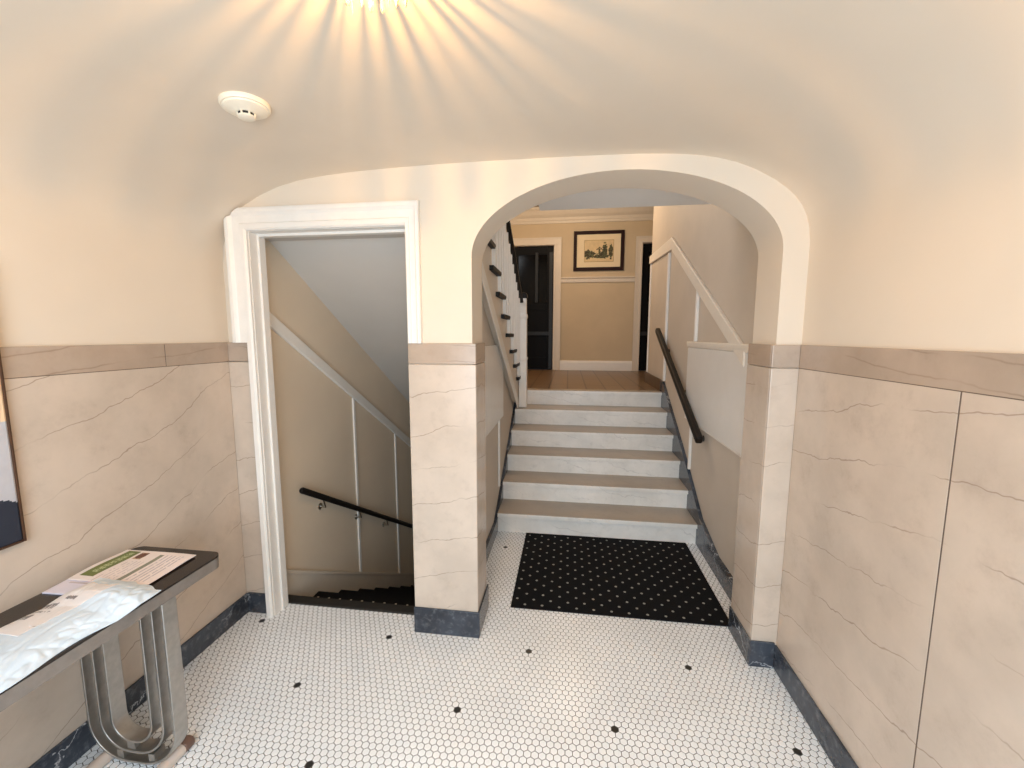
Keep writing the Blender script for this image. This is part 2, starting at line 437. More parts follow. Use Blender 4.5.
# ------------------------------------------------------------------ basement stair seen through the doorway
XW = -1.60
def cz(y): return -0.079 - 0.605 * (y - 2.225)      # line under the skirting
struct('wall_stairwell', B((-1.95, XW, 1.985, 4.3, -3.0, 3.475), (-1.95, XW, 4.3, 6.0, -3.0, ZL - 0.14)), 'cellar_plaster')
struct('wall_spine', B((-0.68, -0.60, 2.1, 6.0, -3.0, 0.0)), 'cellar_plaster')
struct('wall_stairwell_end', B((-1.62, -0.60, 5.2, 5.3, -3.0, 0.9)), 'cellar_plaster')
struct('floor_basement', B((-1.62, -0.60, 4.9, 5.3, -1.96, -1.86)), 'dark_threshold')
sof = lambda y: 1.995 - 0.62 * (y - 2.125)
struct('ceiling_stairwell', PR([(1.985, 2.0), (2.12, 2.0), (4.3, sof(4.3)), (4.9, sof(4.3)), (4.9, sof(4.3) + 0.14), (4.3, sof(4.3) + 0.15), (2.14, 2.12), (1.985, 2.12)], 'x', XW, -0.56), 'grey_plaster')
rl = lambda y: 1.622 - 0.611 * (y - 2.062)
struct('trim_3', PR([(1.99, rl(1.99)), (4.8, rl(4.8)), (4.8, rl(4.8) - 0.078), (1.99, rl(1.99) - 0.078)], 'x', XW, XW + 0.022), 'white_paint', bevel=0.006)
bl = lambda y: 0.151 - 0.61 * (y - 2.07)
for y in (2.912, 3.645, 4.38):
    w = 0.014
    struct('trim_4', PR([(y - w, bl(y - w)), (y + w, bl(y + w)), (y + w, rl(y + w) - 0.079), (y - w, rl(y - w) - 0.079)], 'x', XW, XW + 0.012), 'white_paint', bevel=0.003)
struct('baseboard_stairwell', PR([(1.99, bl(1.99)), (4.85, bl(4.85)), (4.85, bl(4.85) - 0.5), (2.2, -0.45), (1.99, -0.35)], 'x', XW, XW + 0.014), 'cream_paint', bevel=0.004)
bs = bmesh.new()
prism(bs, [(bl_y, bl(bl_y) + 0.004) for bl_y in (1.99, 4.85)] + [(4.85, bl(4.85) - 0.022), (1.99, bl(1.99) - 0.022)], 'x', XW + 0.0145, XW + 0.024)
struct('trim_5', bs, 'cream_paint', bevel=0.004)

st = thing('basement_staircase', 'black dotted carpet steps going down to the basement through the white cased doorway', 'staircase', (-1.1, 2.0, 0))
obj('threshold', PR([(1.998, -0.1), (1.998, 0.004), (2.004, 0.008), (2.06, 0.008), (2.068, 0.0), (2.068, -0.1)], 'x', XW + 0.015, -0.69), 'dark_threshold', st, bevel=0.002)
for k in range(1, 12):
    y0, y1, zt = 2.068 + 0.26 * (k - 1), 2.068 + 0.26 * k, -0.157 * k
    bm = B((XW + 0.015, -0.69, y0 + 0.001, y1 + 0.02, zt - 0.04, zt))
    for a in range(12):
        for b in range(3):
            x = XW + 0.05 + a * 0.074 + (0.037 if b % 2 else 0); y = y0 + 0.05 + b * 0.085
            if x < -0.72: lathe(bm, [(0.007, zt), (0.007, zt + 0.0015), (0, zt + 0.0018)], (x, y, 0), 8, 1)
    obj('tread', bm, ['mat_black', 'tread_dot'], st)
    obj('riser', B((XW + 0.015, -0.69, y0 - 0.02, y0, zt - 0.02 + 0.02, zt + 0.157 - 0.04 if k > 1 else -0.1)), 'mat_black', st)

def bracket(bm, wall, railp, r=0.007):
    w, p = Vector(wall), Vector(railp)
    sgn = 1 if p.x > w.x else -1
    tube(bm, [w, w + Vector((sgn * 0.006, 0, 0))], 0.022, 14)
    midp = Vector((p.x, w.y * .5 + p.y * .5, w.z + 0.003))
    tube(bm, [w + Vector((sgn * 0.004, 0, 0)), w.lerp(midp, 0.6), midp, Vector((p.x, p.y, p.z))], r, 8)

hb = thing('handrail', 'black round handrail on the stairwell wall going down to the basement', 'handrail', (-1.55, 2.2, 0.58))
hz = lambda y: 0.583 - 0.605 * (y - 2.195)
bm = bmesh.new(); tube(bm, [(-1.55, 2.185, hz(2.185)), (-1.55, 2.195, hz(2.195)), (-1.55, 4.6, hz(4.6)), (-1.55, 4.61, hz(4.61))], [0.012, 0.019, 0.019, 0.012], 16)
obj('rail', bm, 'black_wood', hb, smooth_angle=40)
for y in (2.40, 2.85, 3.31, 4.0):
    bm = bmesh.new(); bracket(bm, (XW, y + 0.03, hz(y) - 0.075), (-1.55, y, hz(y) - 0.012))
    obj('bracket', bm, 'chrome', hb, smooth_angle=40)

# ------------------------------------------------------------------ marble stair up to the landing
R_, T_, Y0 = 0.156, 0.26, 3.02
ms = thing('marble_staircase', 'six white marble steps with taupe tops rising through the arch', 'staircase', (0.2, 3.02, 0))
XA, XB = -0.512, 0.940
for k in range(6):
    y = Y0 + k * T_; z = k * R_
    obj('riser', B((XA, XB, y, y + 0.03, z + (0 if k == 0 else 0), z + R_ - 0.034)), 'riser_marble', ms)
    bm = bmesh.new()
    prism(bm, [(y - 0.025, z + R_ - 0.0335), (y - 0.025, z + R_ - 0.004), (y + 0.06, z + R_ - 0.004), (y + 0.06, z + R_ - 0.0335)], 'x', XA, XB, 0)
    yend = y + T_ + 0.028 if k < 5 else y + 0.10
    prism(bm, [(y - 0.024, z + R_ - 0.004), (y - 0.021, z + R_), (yend, z + R_), (yend, z + R_ - 0.03), (y + 0.06, z + R_ - 0.03), (y + 0.06, z + R_ - 0.004)], 'x', XA, XB, 1)
    obj('tread', bm, ['riser_marble', 'tread_stone'], ms, bevel=0.002)
bm = bmesh.new()
prism(bm, [(Y0 + 0.031, 0), (Y0 + 5 * T_, 0), (Y0 + 5 * T_, 5 * R_ - 0.035)] + [p for k in range(4, -1, -1) for p in ((Y0 + k * T_ + 0.031, (k + 1) * R_ - 0.035), (Y0 + k * T_ + 0.031, k * R_ - 0.034 if k else 0))], 'x', XA + 0.01, XB - 0.01)
bm.free()
# landing slab
struct('floor_landing', B((XA - 1.6, 2.4, Y0 + 5 * T_ + 0.10, YW + 0.1, ZL - 0.14, ZL)), 'landing_tile')

# corridor walls
XC = 0.965
struct('wall_corridor_right', B((XC, 1.15, 2.12, 5.25, 0, 3.475)), 'hall_plaster')
struct('wall_hall_right', B((1.15, 2.4, 5.13, 5.25, 0.9, 3.5), (2.3, 2.4, 5.25, YW, 0.9, 3.5)), 'hall_plaster')
lw = [(2.121, 0), (4.28, 0), (4.28, 0.86), (4.05, 0.86), (2.14, 1.98), (2.121, 1.98)]
struct('wall_corridor_left', PR(lw, 'x', -0.60, -0.535), 'hall_plaster')
struct('wall_hall_left', B((-2.2, -2.1, 4.3, YW, ZL, 3.475), (-2.1, -1.602, 4.302, 4.4, ZL, 3.475)), 'gold_plaster')
struct('wall_landing', B((-2.2, -0.93, YW, YW + 0.12, 0.8, 3.6), (-0.245, 1.115, YW, YW + 0.12, 0.8, 3.6), (1.95, 2.4, YW, YW + 0.12, 0.8, 3.6), (-0.93, -0.245, YW, YW + 0.12, 2.925, 3.6), (1.115, 1.95, YW, YW + 0.12, 2.92, 3.6), (-0.93, -0.245, YW, YW + 0.12, 0.8, ZL), (1.115, 1.95, YW, YW + 0.12, 0.8, ZL)), 'gold_plaster')
struct('ceiling_corridor', B((-0.19, XC, 2.12, 2.72, 2.277, 2.6)), 'white_plaster')
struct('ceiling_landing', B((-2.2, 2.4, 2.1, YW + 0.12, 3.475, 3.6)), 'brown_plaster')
struct('trim_6', PR([(YW, 3.475), (YW - 0.14, 3.475), (YW - 0.14, 3.44), (YW - 0.11, 3.425), (YW - 0.07, 3.37), (YW - 0.03, 3.335), (YW - 0.03, 3.30), (YW - 0.02, 3.285), (YW - 0.02, 3.25), (YW, 3.25)], 'x', -2.1, 2.3), 'cream_paint', bevel=0.003)

# dark stringers and bases in the corridor
def px_top(k): return 0
struct('baseboard_stair_right', PR([(2.122, 0), (2.122, 0.118), (2.62, 0.12), (2.96, 0.215), (3.42, 0.52), (4.22, 0.985), (4.32, 1.04), (5.25, 1.055), (5.25, 0.9), (4.4, 0.8), (3.05, 0.0)], 'x', XB, XC), 'base_marble', bevel=0.002)
struct('baseboard_stair_left', PR([(2.122, 0), (2.122, 0.10), (2.95, 0.10), (3.05, 0.15), (4.24, 0.865), (4.24, 0.5), (3.1, 0.0)], 'x', -0.535, XA), 'base_marble', bevel=0.002)
struct('baseboard_landing', B((XB - 0.008, XB - 0.0005, 4.36, 5.25, ZL, 1.06), (XB - 0.008, 1.0, 5.2505, 5.262, ZL, 1.06)), 'brown_base', bevel=0.002)

# right corridor wall: sloped chair rail with a peak, battens, boxed white panel under a short level rail
up = lambda y: 1.438 + 0.5525 * (y - 2.426)
W = 0.094
struct('trim_7', PR([(2.40, up(2.40)), (4.195, up(4.195)), (4.195, up(4.195) - W - 0.02), (2.40, up(2.40) - W)], 'x', XC - 0.024, XC), 'trim_paint', bevel=0.006)
struct('trim_8', PR([(4.195, up(4.195)), (5.27, 2.435), (5.27, 2.345), (4.195, up(4.195) - W - 0.02)], 'x', XC - 0.024, XC), 'trim_paint', bevel=0.006)
struct('trim_9', B((XC - 0.022, XC, 4.285, 4.32, 1.05, up(4.195) - W - 0.03)), 'white_paint', bevel=0.003)
struct('trim_10', B((XC - 0.022, XC, 3.31, 3.34, 1.456, up(3.31) - W)), 'white_paint', bevel=0.003)
struct('trim_11', B((XC - 0.020, XC, 3.31, 3.335, 0.46, 0.842)), 'white_paint', bevel=0.003)
struct('trim_12', B((XC - 0.012, XC + 0.02, 5.232, 5.262, 1.06, 2.345)), 'white_paint', bevel=0.003)
struct('trim_13', B((XC - 0.018, XC, 2.122, 3.49, 0.845, 1.408)), 'panel_paint', bevel=0.004)
struct('trim_14', PR([(XC, 1.455), (0.942, 1.455), (0.938, 1.448), (0.938, 1.432), (0.944, 1.409), (XC, 1.409)], 'y', 2.125, 3.50), 'trim_paint', bevel=0.003)
struct('trim_15', B((XC - 0.020, XC, 2.122, 3.49, 0.838, 0.8445)), 'white_paint', bevel=0.002)
# left corridor wall: boxed panel, batten, and the band under the stair string
struct('trim_16', B((-0.535, -0.517, 2.122, 3.33, 0.843, 1.43)), 'panel_paint', bevel=0.004)
struct('trim_17', B((-0.535, -0.52, 3.16, 3.185, 0.30, 0.842)), 'white_paint', bevel=0.003)

hr = thing('handrail', 'black wooden handrail sloping up the right wall beside the marble steps', 'handrail', (0.90, 3.0, 0.8))
bm = bmesh.new(); rail_bar(bm, (0.90, 2.925, 0.785), (0.90, 4.43, 1.553), 0.048, 0.058)
obj('rail', bm, 'black_wood', hr, smooth_angle=40)
for y in (3.02, 3.53, 4.15):
    z = 0.785 + 0.5103 * (y - 2.925)
    bm = bmesh.new(); bracket(bm, (XC, y + 0.03, z - 0.06), (0.90, y, z - 0.02))
    obj('bracket', bm, 'black_paint', hr, smooth_angle=40)

# ------------------------------------------------------------------ upper stair, climbing back over the basement stair
us = thing('upper_staircase', 'open staircase with dark tread ends and white balusters, climbing left of the marble steps', 'staircase', (-1.0, 4.2, ZL))
XS = -0.492
tread_y = lambda k: 3.955 - 0.2255 * k       # near end of tread k
tread_z = lambda k: 1.098 + 0.139 * k        # top of tread k
bm = bmesh.new()
zig = []
for k in range(8):
    zt = tread_z(k) - 0.031
    yf = tread_y(k) + 0.285
    zig += [(yf, zt - 0.139 if k else ZL + 0.0), (yf, zt)]
yt = 2.124
band = lambda y: 1.909 - 0.605 * (y - 2.362)
zig += [(tread_y(8) + 0.285, tread_z(7) - 0.031), (tread_y(8) + 0.285, tread_z(8) - 0.031), (yt, tread_z(8) - 0.031)]
low = [(yt, band(yt) - 0.06), (4.0, band(4.0) - 0.06), (4.24, 0.80)]
prism(bm, zig + low, 'x', -0.5345, XS)
obj('stringer', bm, 'cream_paint', us)
bm = bmesh.new()
prism(bm, [(2.124, band(2.124)), (4.10, band(4.10)), (4.10, band(4.10) - 0.105), (2.124, band(2.124) - 0.105)], 'x', XS, XS + 0.008)
obj('moulding', bm, 'white_paint', us, bevel=0.003)
for k in range(9):
    y = tread_y(k); z = tread_z(k)
    if y < 2.125: y = 2.125
    bm = bmesh.new()
    ye = tread_y(k) + 0.31
    prism(bm, [(y, z - 0.03), (y, z), (ye - 0.006, z), (ye, z - 0.008), (ye, z - 0.022), (ye - 0.006, z - 0.03)], 'x', XW + 0.003, XS + 0.028)
    obj('tread', bm, 'black_wood', us, bevel=0.003)
    obj('riser', B((XW + 0.003, -0.5355, ye - 0.045, ye - 0.026, z - 0.139 if k else ZL, z - 0.031)), 'cream_paint', us)

rz = lambda y: 1.845 - 0.535 * (y - 4.11)
XB2 = -0.476
bm = bmesh.new(); rail_bar(bm, (-0.458, 4.112, rz(4.112) - 0.02), (-0.458, 2.15, rz(2.15) - 0.02), 0.036, 0.030)
obj('handrail', bm, 'black_wood', us, smooth_angle=40)
for k in range(9):
    for dy in (0.075, 0.188):
        y = tread_y(k) + dy
        if y < 2.16 or y > 4.08: continue
        z0, z1 = tread_z(k), rz(y) - 0.035
        bm = bmesh.new(); h = 0.011
        box(bm, XB2 - h, XB2 + h, y - h, y + h, z0, z1)
        box(bm, XB2 - h * 1.25, XB2 + h * 1.25, y - h * 1.25, y + h * 1.25, z0, z0 + 0.12)
        obj('baluster', bm, 'white_paint', us, bevel=0.002)
bm = bmesh.new()
def post(bm, cx, cy, prof):
    rings = []
    for h, z in prof:
        rings.append([bm.verts.new((cx + a * h, cy + b * h, z)) for a, b in ((-1, -1), (1, -1), (1, 1), (-1, 1))])
    for a, b in zip(rings, rings[1:]):
        for k in range(4): bm.faces.new((a[k], a[(k + 1) % 4], b[(k + 1) % 4], b[k]))
    bm.faces.new(rings[0][::-1]); bm.faces.new(rings[-1])
post(bm, -0.445, 4.155, [(0.039, 0.7805), (0.039, 1.25), (0.043, 1.255), (0.043, 1.275), (0.036, 1.29), (0.036, 1.66), (0.041, 1.675), (0.041, 1.70), (0.032, 1.715), (0.032, 1.862)])
obj('newel_post', bm, 'white_paint', us, bevel=0.003)
bm = bmesh.new(); post(bm, -0.445, 4.155, [(0.036, 1.8625), (0.040, 1.87), (0.040, 1.893), (0.026, 1.915), (0.010, 1.92)])
obj('newel_cap', bm, 'black_wood', us, bevel=0.003)

# ------------------------------------------------------------------ landing: doors, casings, rail, base, picture
def door(name, x0, x1, handle_side):
    bm = bmesh.new(); y = YW + 0.05; z0, z1 = ZL + 0.006, 2.918
    s = 0.11
    box(bm, x0, x0 + s, y, y + 0.04, z0, z1); box(bm, x1 - s, x1, y, y + 0.04, z0, z1)
    for a, b in ((z0, z0 + 0.2), (1.90, 2.02), (z1 - 0.13, z1)): box(bm, x0 + s, x1 - s, y, y + 0.04, a, b)
    d = struct(name, bm, 'door_black', bevel=0.004)
    obj('pane', B((x0 + s, x1 - s, y + 0.012, y + 0.022, 2.02, z1 - 0.13)), 'pane', d)
    obj('panel', B((x0 + s, x1 - s, y + 0.01, y + 0.026, z0 + 0.2, 1.90)), 'door_black', d)
    xs = x1 - s
    obj('storm_frame', B((x1 - 0.075, x1 - 0.018, y - 0.035, y - 0.005, z0, z1 - 0.10), (x1 - 0.30, x1 - 0.255, y - 0.03, y - 0.005, 2.03, z1 - 0.10), (x0 + 0.02, x1 - 0.075, y - 0.03, y - 0.005, 1.50, 1.56)), 'door_grey', d, bevel=0.003)
    return d
door('door_1', -0.93, -0.245, 1)
door('door_2', 1.115, 1.95, 1)
def dcase(name, x0, x1, zt, w):
    bm = bmesh.new(); y = YW
    for a, b, p in ((0, w, 0.018), (0, 0.03, 0.028), (w - 0.025, w, 0.024)):
        box(bm, x0 - b, x0 - a, y - p, y, ZL, zt + (a if a else 0)); box(bm, x1 + a, x1 + b, y - p, y, ZL, zt + (a if a else 0))
        box(bm, x0 - b, x1 + b, y - p, y, zt + a, zt + b)
    box(bm, x0 - 0.004, x0 + 0.006, y - 0.01, y + 0.09, ZL, zt); box(bm, x1 - 0.006, x1 + 0.004, y - 0.01, y + 0.09, ZL, zt); box(bm, x0, x1, y - 0.01, y + 0.09, zt - 0.006, zt + 0.004)
    struct(name, bm, 'cream_paint', bevel=0.003)
dcase('trim_18', -0.93, -0.245, 2.925, 0.115)
dcase('trim_19', 1.115, 1.95, 2.92, 0.10)
struct('trim_20', PR([(YW, 2.42), (YW - 0.035, 2.42), (YW - 0.04, 2.405), (YW - 0.022, 2.385), (YW - 0.018, 2.335), (YW, 2.335)], 'x', -0.129, 1.013), 'cream_paint', bevel=0.002)
struct('baseboard_back', PR([(YW, ZL), (YW - 0.024, ZL), (YW - 0.024, 1.06), (YW - 0.012, 1.092), (YW, 1.094)], 'x', -0.129, 1.013), 'white_paint', bevel=0.002)

fp = thing('framed_print', 'dark mahogany frame with a small sketch in a wide cream mount on the landing wall', 'picture', (0.45, YW, 2.81))
fx0, fx1, fz0, fz1 = 0.06, 0.835, 2.512, 3.118
bm = bmesh.new(); f = 0.052; y0, y1 = YW - 0.034, YW - 0.002
for pts in ([(fx0, fz0), (fx1, fz0), (fx1 - f, fz0 + f), (fx0 + f, fz0 + f)], [(fx0, fz1), (fx1, fz1), (fx1 - f, fz1 - f), (fx0 + f, fz1 - f)],
            [(fx0, fz0), (fx0 + f, fz0 + f), (fx0 + f, fz1 - f), (fx0, fz1)], [(fx1, fz0), (fx1 - f, fz0 + f), (fx1 - f, fz1 - f), (fx1, fz1)]):
    prism(bm, pts, 'y', y0, y1)
obj('frame', bm, 'frame_dark', fp, bevel=0.004)
obj('mount_board', B((fx0 + f, fx1 - f, YW - 0.016, YW - 0.003, fz0 + f, fz1 - f)), 'mount', fp)
def sketch(s, t):
    if not (0.02 < s < 0.98 and 0.025 < t < 0.975): return 1
    n = noise.noise(Vector((s * 16, t * 12, 3.1))); n2 = noise.noise(Vector((s * 40, t * 30, 7.7)))
    d = 0
    for cx, cy, rx, ry in ((0.13, .36, .13, .22), (.27, .36, .1, .15), (.70, .48, .085, .36), (.9, .46, .075, .3), (.55, .25, .35, .08), (.52, .46, .03, .22), (.62, .3, .1, .15)):
        q = ((s - cx) / rx) ** 2 + ((t - cy) / ry) ** 2 + n * 0.9
        if q < 1: d = 3 if n2 + q * 0.3 < 0.18 else 2
    if 0.36 < s < 0.62 and 0.24 < t < 0.42: d = 3 if n2 < -0.12 else (2 if n2 > 0.25 else d)
    if abs(t - 0.66 + abs(s - 0.52)) < 0.02 and 0.42 < s < 0.62: d = 3
    if abs(t - 0.57) < 0.016 and 0.41 < s < 0.63: d = 3
    return d
bm = sheet(70, 48, lambda s, t: (0.225 + s * 0.455, YW - 0.0175, 2.645 + t * 0.335), lambda v: v + Vector((0, 0.0012, 0)), sketch)
obj('print', bm, ['print_paper', 'print_line', 'print_green', 'print_dark'], fp)

# ------------------------------------------------------------------ vestibule things
# floor mat
def floor_mat():
    bm = bmesh.new(); x0, x1, y0, y1 = -0.292, 0.868, 2.130, 3.005
    box(bm, x0, x1, y0, y1, 0.0005, 0.008)
    j = 0; y = y0 + 0.028
    while y < y1 - 0.012:
        x = x0 + (0.03 if j % 2 else 0.078)
        while x < x1 - 0.015:
            lathe(bm, [(0.0075, 0.007), (0.0075, 0.0085), (0, 0.009)], (x + random.uniform(-.002, .002), y + random.uniform(-.002, .002), 0), 8, 1)
            x += 0.0945
        y += 0.0475; j += 1
    o = obj('door_mat', bm, ['mat_black', 'mat_dot'])
    tag(o, 'black carpet mat with rows of pale dots lying before the marble steps', 'mat')
floor_mat()

# console table on nested U-shaped steel legs
ct = thing('console_table', 'narrow console table with black top and nested U-shaped steel legs along the left wall', 'table', (-1.51, 0.85, 0))
def rrect(x0, x1, y0, y1, r, n=8):
    pts = []
    for cx, cy, a0 in ((x1 - r, y1 - r, 0), (x0 + r, y1 - r, 90), (x0 + r, y0 + r, 180), (x1 - r, y0 + r, 270)):
        for k in range(n + 1):
            a = math.radians(a0 + 90 * k / n); pts.append((cx + r * math.cos(a), cy + r * math.sin(a)))
    return pts
TX0, TX1, TY0, TY1 = -1.655, -1.286, 0.22, 1.338
obj('table_top', PR(rrect(TX0, TX1, TY0, TY1, 0.035), 'z', 0.6725, 0.680), 'table_black', ct, bevel=0.002)
obj('apron', PR(rrect(TX0 + 0.001, TX1 - 0.001, TY0 + 0.001, TY1 - 0.001, 0.034), 'z', 0.632, 0.672), 'apron_steel', ct, bevel=0.003)
def uband(y, xo0, xo1, th, w, zb, ro):
    """one flat band bent into a U, square shouldered, in the plane across the table"""
    top = 0.6315
    def line(x0, x1, z0, r):
        c0, c1 = (x0 + r, z0 + r), (x1 - r, z0 + r)
        a = [(c0[0] + r * math.cos(t), c0[1] + r * math.sin(t)) for t in [math.pi + math.pi / 2 * k / 14 for k in range(15)]]
        b = [(c1[0] + r * math.cos(t), c1[1] + r * math.sin(t)) for t in [1.5 * math.pi + math.pi / 2 * k / 14 for k in range(15)]]
        return [(x0, top)] + a + b + [(x1, top)]
    out = line(xo0, xo1, zb, ro); inn = line(xo0 + th, xo1 - th, zb + th, ro - th)
    bm = bmesh.new(); n = len(out)
    V = [[bm.verts.new((p[0], yy, p[1])) for p in L] for L in (out, inn) for yy in (y - w / 2, y + w / 2)]
    for i in range(n - 1):
        bm.faces.new((V[0][i], V[0][i + 1], V[1][i + 1], V[1][i])); bm.faces.new((V[2][i + 1], V[2][i], V[3][i], V[3][i + 1]))
        bm.faces.new((V[0][i + 1], V[0][i], V[2][i], V[2][i + 1])); bm.faces.new((V[1][i], V[1][i + 1], V[3][i + 1], V[3][i]))
    for i in (0, n - 1): bm.faces.new((V[0][i], V[1][i], V[3][i], V[2][i]))
    return bm
for y in (1.125, 0.40):
    for (a, b, zb, ro) in ((-1.645, -1.297, 0.018, 0.140), (-1.597, -1.340, 0.058, 0.112), (-1.550, -1.385, 0.098, 0.078)):
        obj('leg_band', uband(y, a, b, 0.008, 0.050, zb, ro), 'steel', ct, smooth_angle=30, bevel=0.0015)
    for (a, b, c, d) in ((-1.545, -1.520, 0.0263, 0.0577), (-1.42, -1.395, 0.0263, 0.0577), (-1.50, -1.47, 0.0663, 0.0977)):
        obj('leg_tie', B((a, b, y - 0.02, y + 0.02, c, d)), 'steel', ct, bevel=0.002)
for x in (-1.353, -1.590):
    bm = bmesh.new(); tube(bm, [(x, 0.36, 0.0212), (x, 1.165, 0.0212)], 0.0205, 20)
    ft = obj('runner', bm, 'foot_white', ct, smooth_angle=40, bevel=0.002)
    for a, b in ((1.1652, 1.20), (0.325, 0.3598)):
        bm = bmesh.new(); tube(bm, [(x, a, 0.0217), (x, b, 0.0217)], 0.0214, 20)
        obj('end_cap', bm, 'foot_brown', ft, smooth_angle=40, bevel=0.003)

# post lying on the table
TZ = 0.680; Q = 0.976
def mag():
    A, Bc = Vector((-1.692, 1.06, 0)), Vector((-1.692, 1.327, 0))     # s along +y, t from the wall outwards
    def pos(s, t):
        x = -1.692 + 0.302 * t + 0.006 * (1 - s); y = 1.125 + 0.201 * s
        lift = 0.004 * (1 - t) ** 2 * (0.4 + 0.6 * math.sin(math.pi * min(1, max(0, s)))) + 0.002 * math.sin(s * 5 + t * 4) 
        return (x * Q, y * Q, TZ + 0.0075 + max(0, lift))
    def mf(s, t):
        w = t * 0.302; v = (0.08 + 0.201 * s) / 0.281
        if 0.018 < w < 0.072 and 0.36 < v < 0.975:
            if 0.036 < w < 0.058 and 0.45 < v < 0.93 and (int(v * 70) % 5 not in (0,)) and noise.noise(Vector((v * 60, w * 200, 0))) > -0.15: return 2
            return 1
        if 0.085 < w < 0.118 and 0.80 < v < 0.955: return 3 if (v - .88) ** 2 / .004 + (w - .1) ** 2 / .0003 < 1 or noise.noise(Vector((v * 20, w * 80, 2))) > 0.1 else 4
        if 0.168 < w < 0.186 and 0.2 < v < 0.93: return 5
        if 0.198 < w < 0.285 and 0.36 < v < 0.93 and int(w * 180) % 3 == 0 and noise.noise(Vector((v * 30, w * 90, 5))) > -0.3: return 6
        if 0.082 < w < 0.155 and 0.25 < v < 0.76 and int(w * 200) % 3 == 0 and noise.noise(Vector((v * 30, w * 90, 5))) > -0.2: return 6
        if 0.195 < w < 0.275 and 0.17 < v < 0.30: return 3 if noise.noise(Vector((v * 15, w * 40, 9))) > 0 else 4
        return 0
    bm = sheet(110, 100, pos, lambda v: Vector((v.x, v.y, max(TZ + 0.0055, v.z - 0.003))), mf)
    o = obj('magazine', bm, ['paper', 'paper_green', 'paper_pale', 'paper_brown', 'paper_tan', 'paper_grey', 'paper_ink'])
    tag(o, 'pale printed flyer with olive green title band at the far end of the console table', 'magazine')
mag()
def env():
    def pos(s, t):
        return ((-1.688 + 0.20 * t - 0.01 * s) * Q, (1.055 + 0.12 * s + 0.006 * t) * Q, TZ + 0.0045)
    def mf(s, t):
        return 1 if (0.45 < s < 0.53 and 0.12 < t < 0.6) or (0.62 < s < 0.66 and 0.12 < t < 0.5) else 0
    bm = sheet(30, 30, pos, lambda v: Vector((v.x, v.y, TZ + 0.0006)), mf)
    tag(obj('envelope', bm, ['paper_lilac', 'paper_ink']), 'lilac white envelope tucked between the flyer and the white mailing bag', 'envelope')
env()
def mz(s, t):
    """height of the mailing bag above its underside"""
    e = min(s, 1 - s) * 0.46; f_ = min(t, 1 - t) * 0.30
    b = 0.030 * (1 - math.exp(-e / 0.035)) * (1 - math.exp(-f_ / 0.035))
    wr = noise.noise(Vector((s * 5 + t * 2, t * 4 - s * 3, 1.3))) * 0.5
    c1 = abs(noise.noise(Vector((s * 4 + t * 7, (t - s) * 1.4, 8.0))))
    c2 = abs(noise.noise(Vector((s * 9 - t * 6, (t + s) * 3.0, 3.0))))
    crease = min(c1, c2 + 0.04)
    k = 0.22 + 0.78 * min(1, max(0, t - 0.5) * 2.2 + max(0, s - 0.72) * 3.0)
    return max(0.0015, b + (wr * 0.008 - (0.11 - min(0.11, crease)) * 0.055) * k * min(1, e / 0.012, f_ / 0.012))
def mailer():
    def xy(s, t):
        # s along the table (0 = near end), t from the wall outwards
        x = -1.622 + 0.292 * t + 0.055 * s * (1 - t) + 0.012 * math.sin(s * 9) * t + 0.03 * t * s
        y = 0.66 + 0.475 * s - 0.02 * t + 0.012 * noise.noise(Vector((t * 7, s * 3, 2))) * (1 if s > .5 else 0) - 0.045 * max(0, t - 0.7) * s
        return x * Q, y * Q
    def ground(s, t):
        x, y = xy(s, t)
        u = max(0, min(1, (y - 0.95) / 0.06))
        return TZ + 0.0006 + 0.0152 * u
    def pos(s, t):
        x, y = xy(s, t); return (x, y, ground(s, t) + 0.0006 + mz(s, t))
    nu, nv = 110, 70
    bm = bmesh.new()
    top = [[bm.verts.new(pos(i / nu, j / nv)) for j in range(nv + 1)] for i in range(nu + 1)]
    bot = [[bm.verts.new(xy(i / nu, j / nv) + (ground(i / nu, j / nv),)) for j in range(nv + 1)] for i in range(nu + 1)]
    for i in range(nu):
        for j in range(nv):
            bm.faces.new((top[i][j], top[i + 1][j], top[i + 1][j + 1], top[i][j + 1])); bm.faces.new((bot[i][j + 1], bot[i + 1][j + 1], bot[i + 1][j], bot[i][j]))
    for i in range(nu):
        bm.faces.new((top[i + 1][0], top[i][0], bot[i][0], bot[i + 1][0])); bm.faces.new((top[i][nv], top[i + 1][nv], bot[i + 1][nv], bot[i][nv]))
    for j in range(nv):
        bm.faces.new((top[0][j], top[0][j + 1], bot[0][j + 1], bot[0][j])); bm.faces.new((top[nu][j + 1], top[nu][j], bot[nu][j], bot[nu][j + 1]))
    o = obj('mailing_bag', bm, 'mailer', smooth_angle=60)
    tag(o, 'crumpled white plastic mailing bag with a printed address label, on the console table', 'parcel')
    def lp(s, t):
        p = Vector(pos(0.42 + 0.48 * s, 0.06 + 0.46 * t)); return (p.x, p.y, p.z + 0.0012)
    def lm(s, t):
        x, y = xy(0.42 + 0.48 * s, 0.06 + 0.46 * t); x /= Q; y /= Q
        gap = noise.noise(Vector((x * 160, y * 40, 2)))
        if -1.615 < x < -1.57 and 1.012 < y < 1.032: return 1
        if -1.61 < x < -1.515 and 0.962 < y < 0.985 and gap > -0.25: return 1
        if -1.60 < x < -1.53 and 0.912 < y < 0.934 and gap > -0.25: return 1
        if -1.60 < x < -1.50 and 0.945 < y < 0.950 and gap > -0.1: return 1
        if -1.52 < x < -1.485 and 1.0 < y < 1.012: return 1
        return 0
    lb = sheet(72, 60, lp, lambda v: v - Vector((0, 0, 0.0006)), lm)
    obj('address_label', lb, ['label', 'label_ink'], o)
mailer()

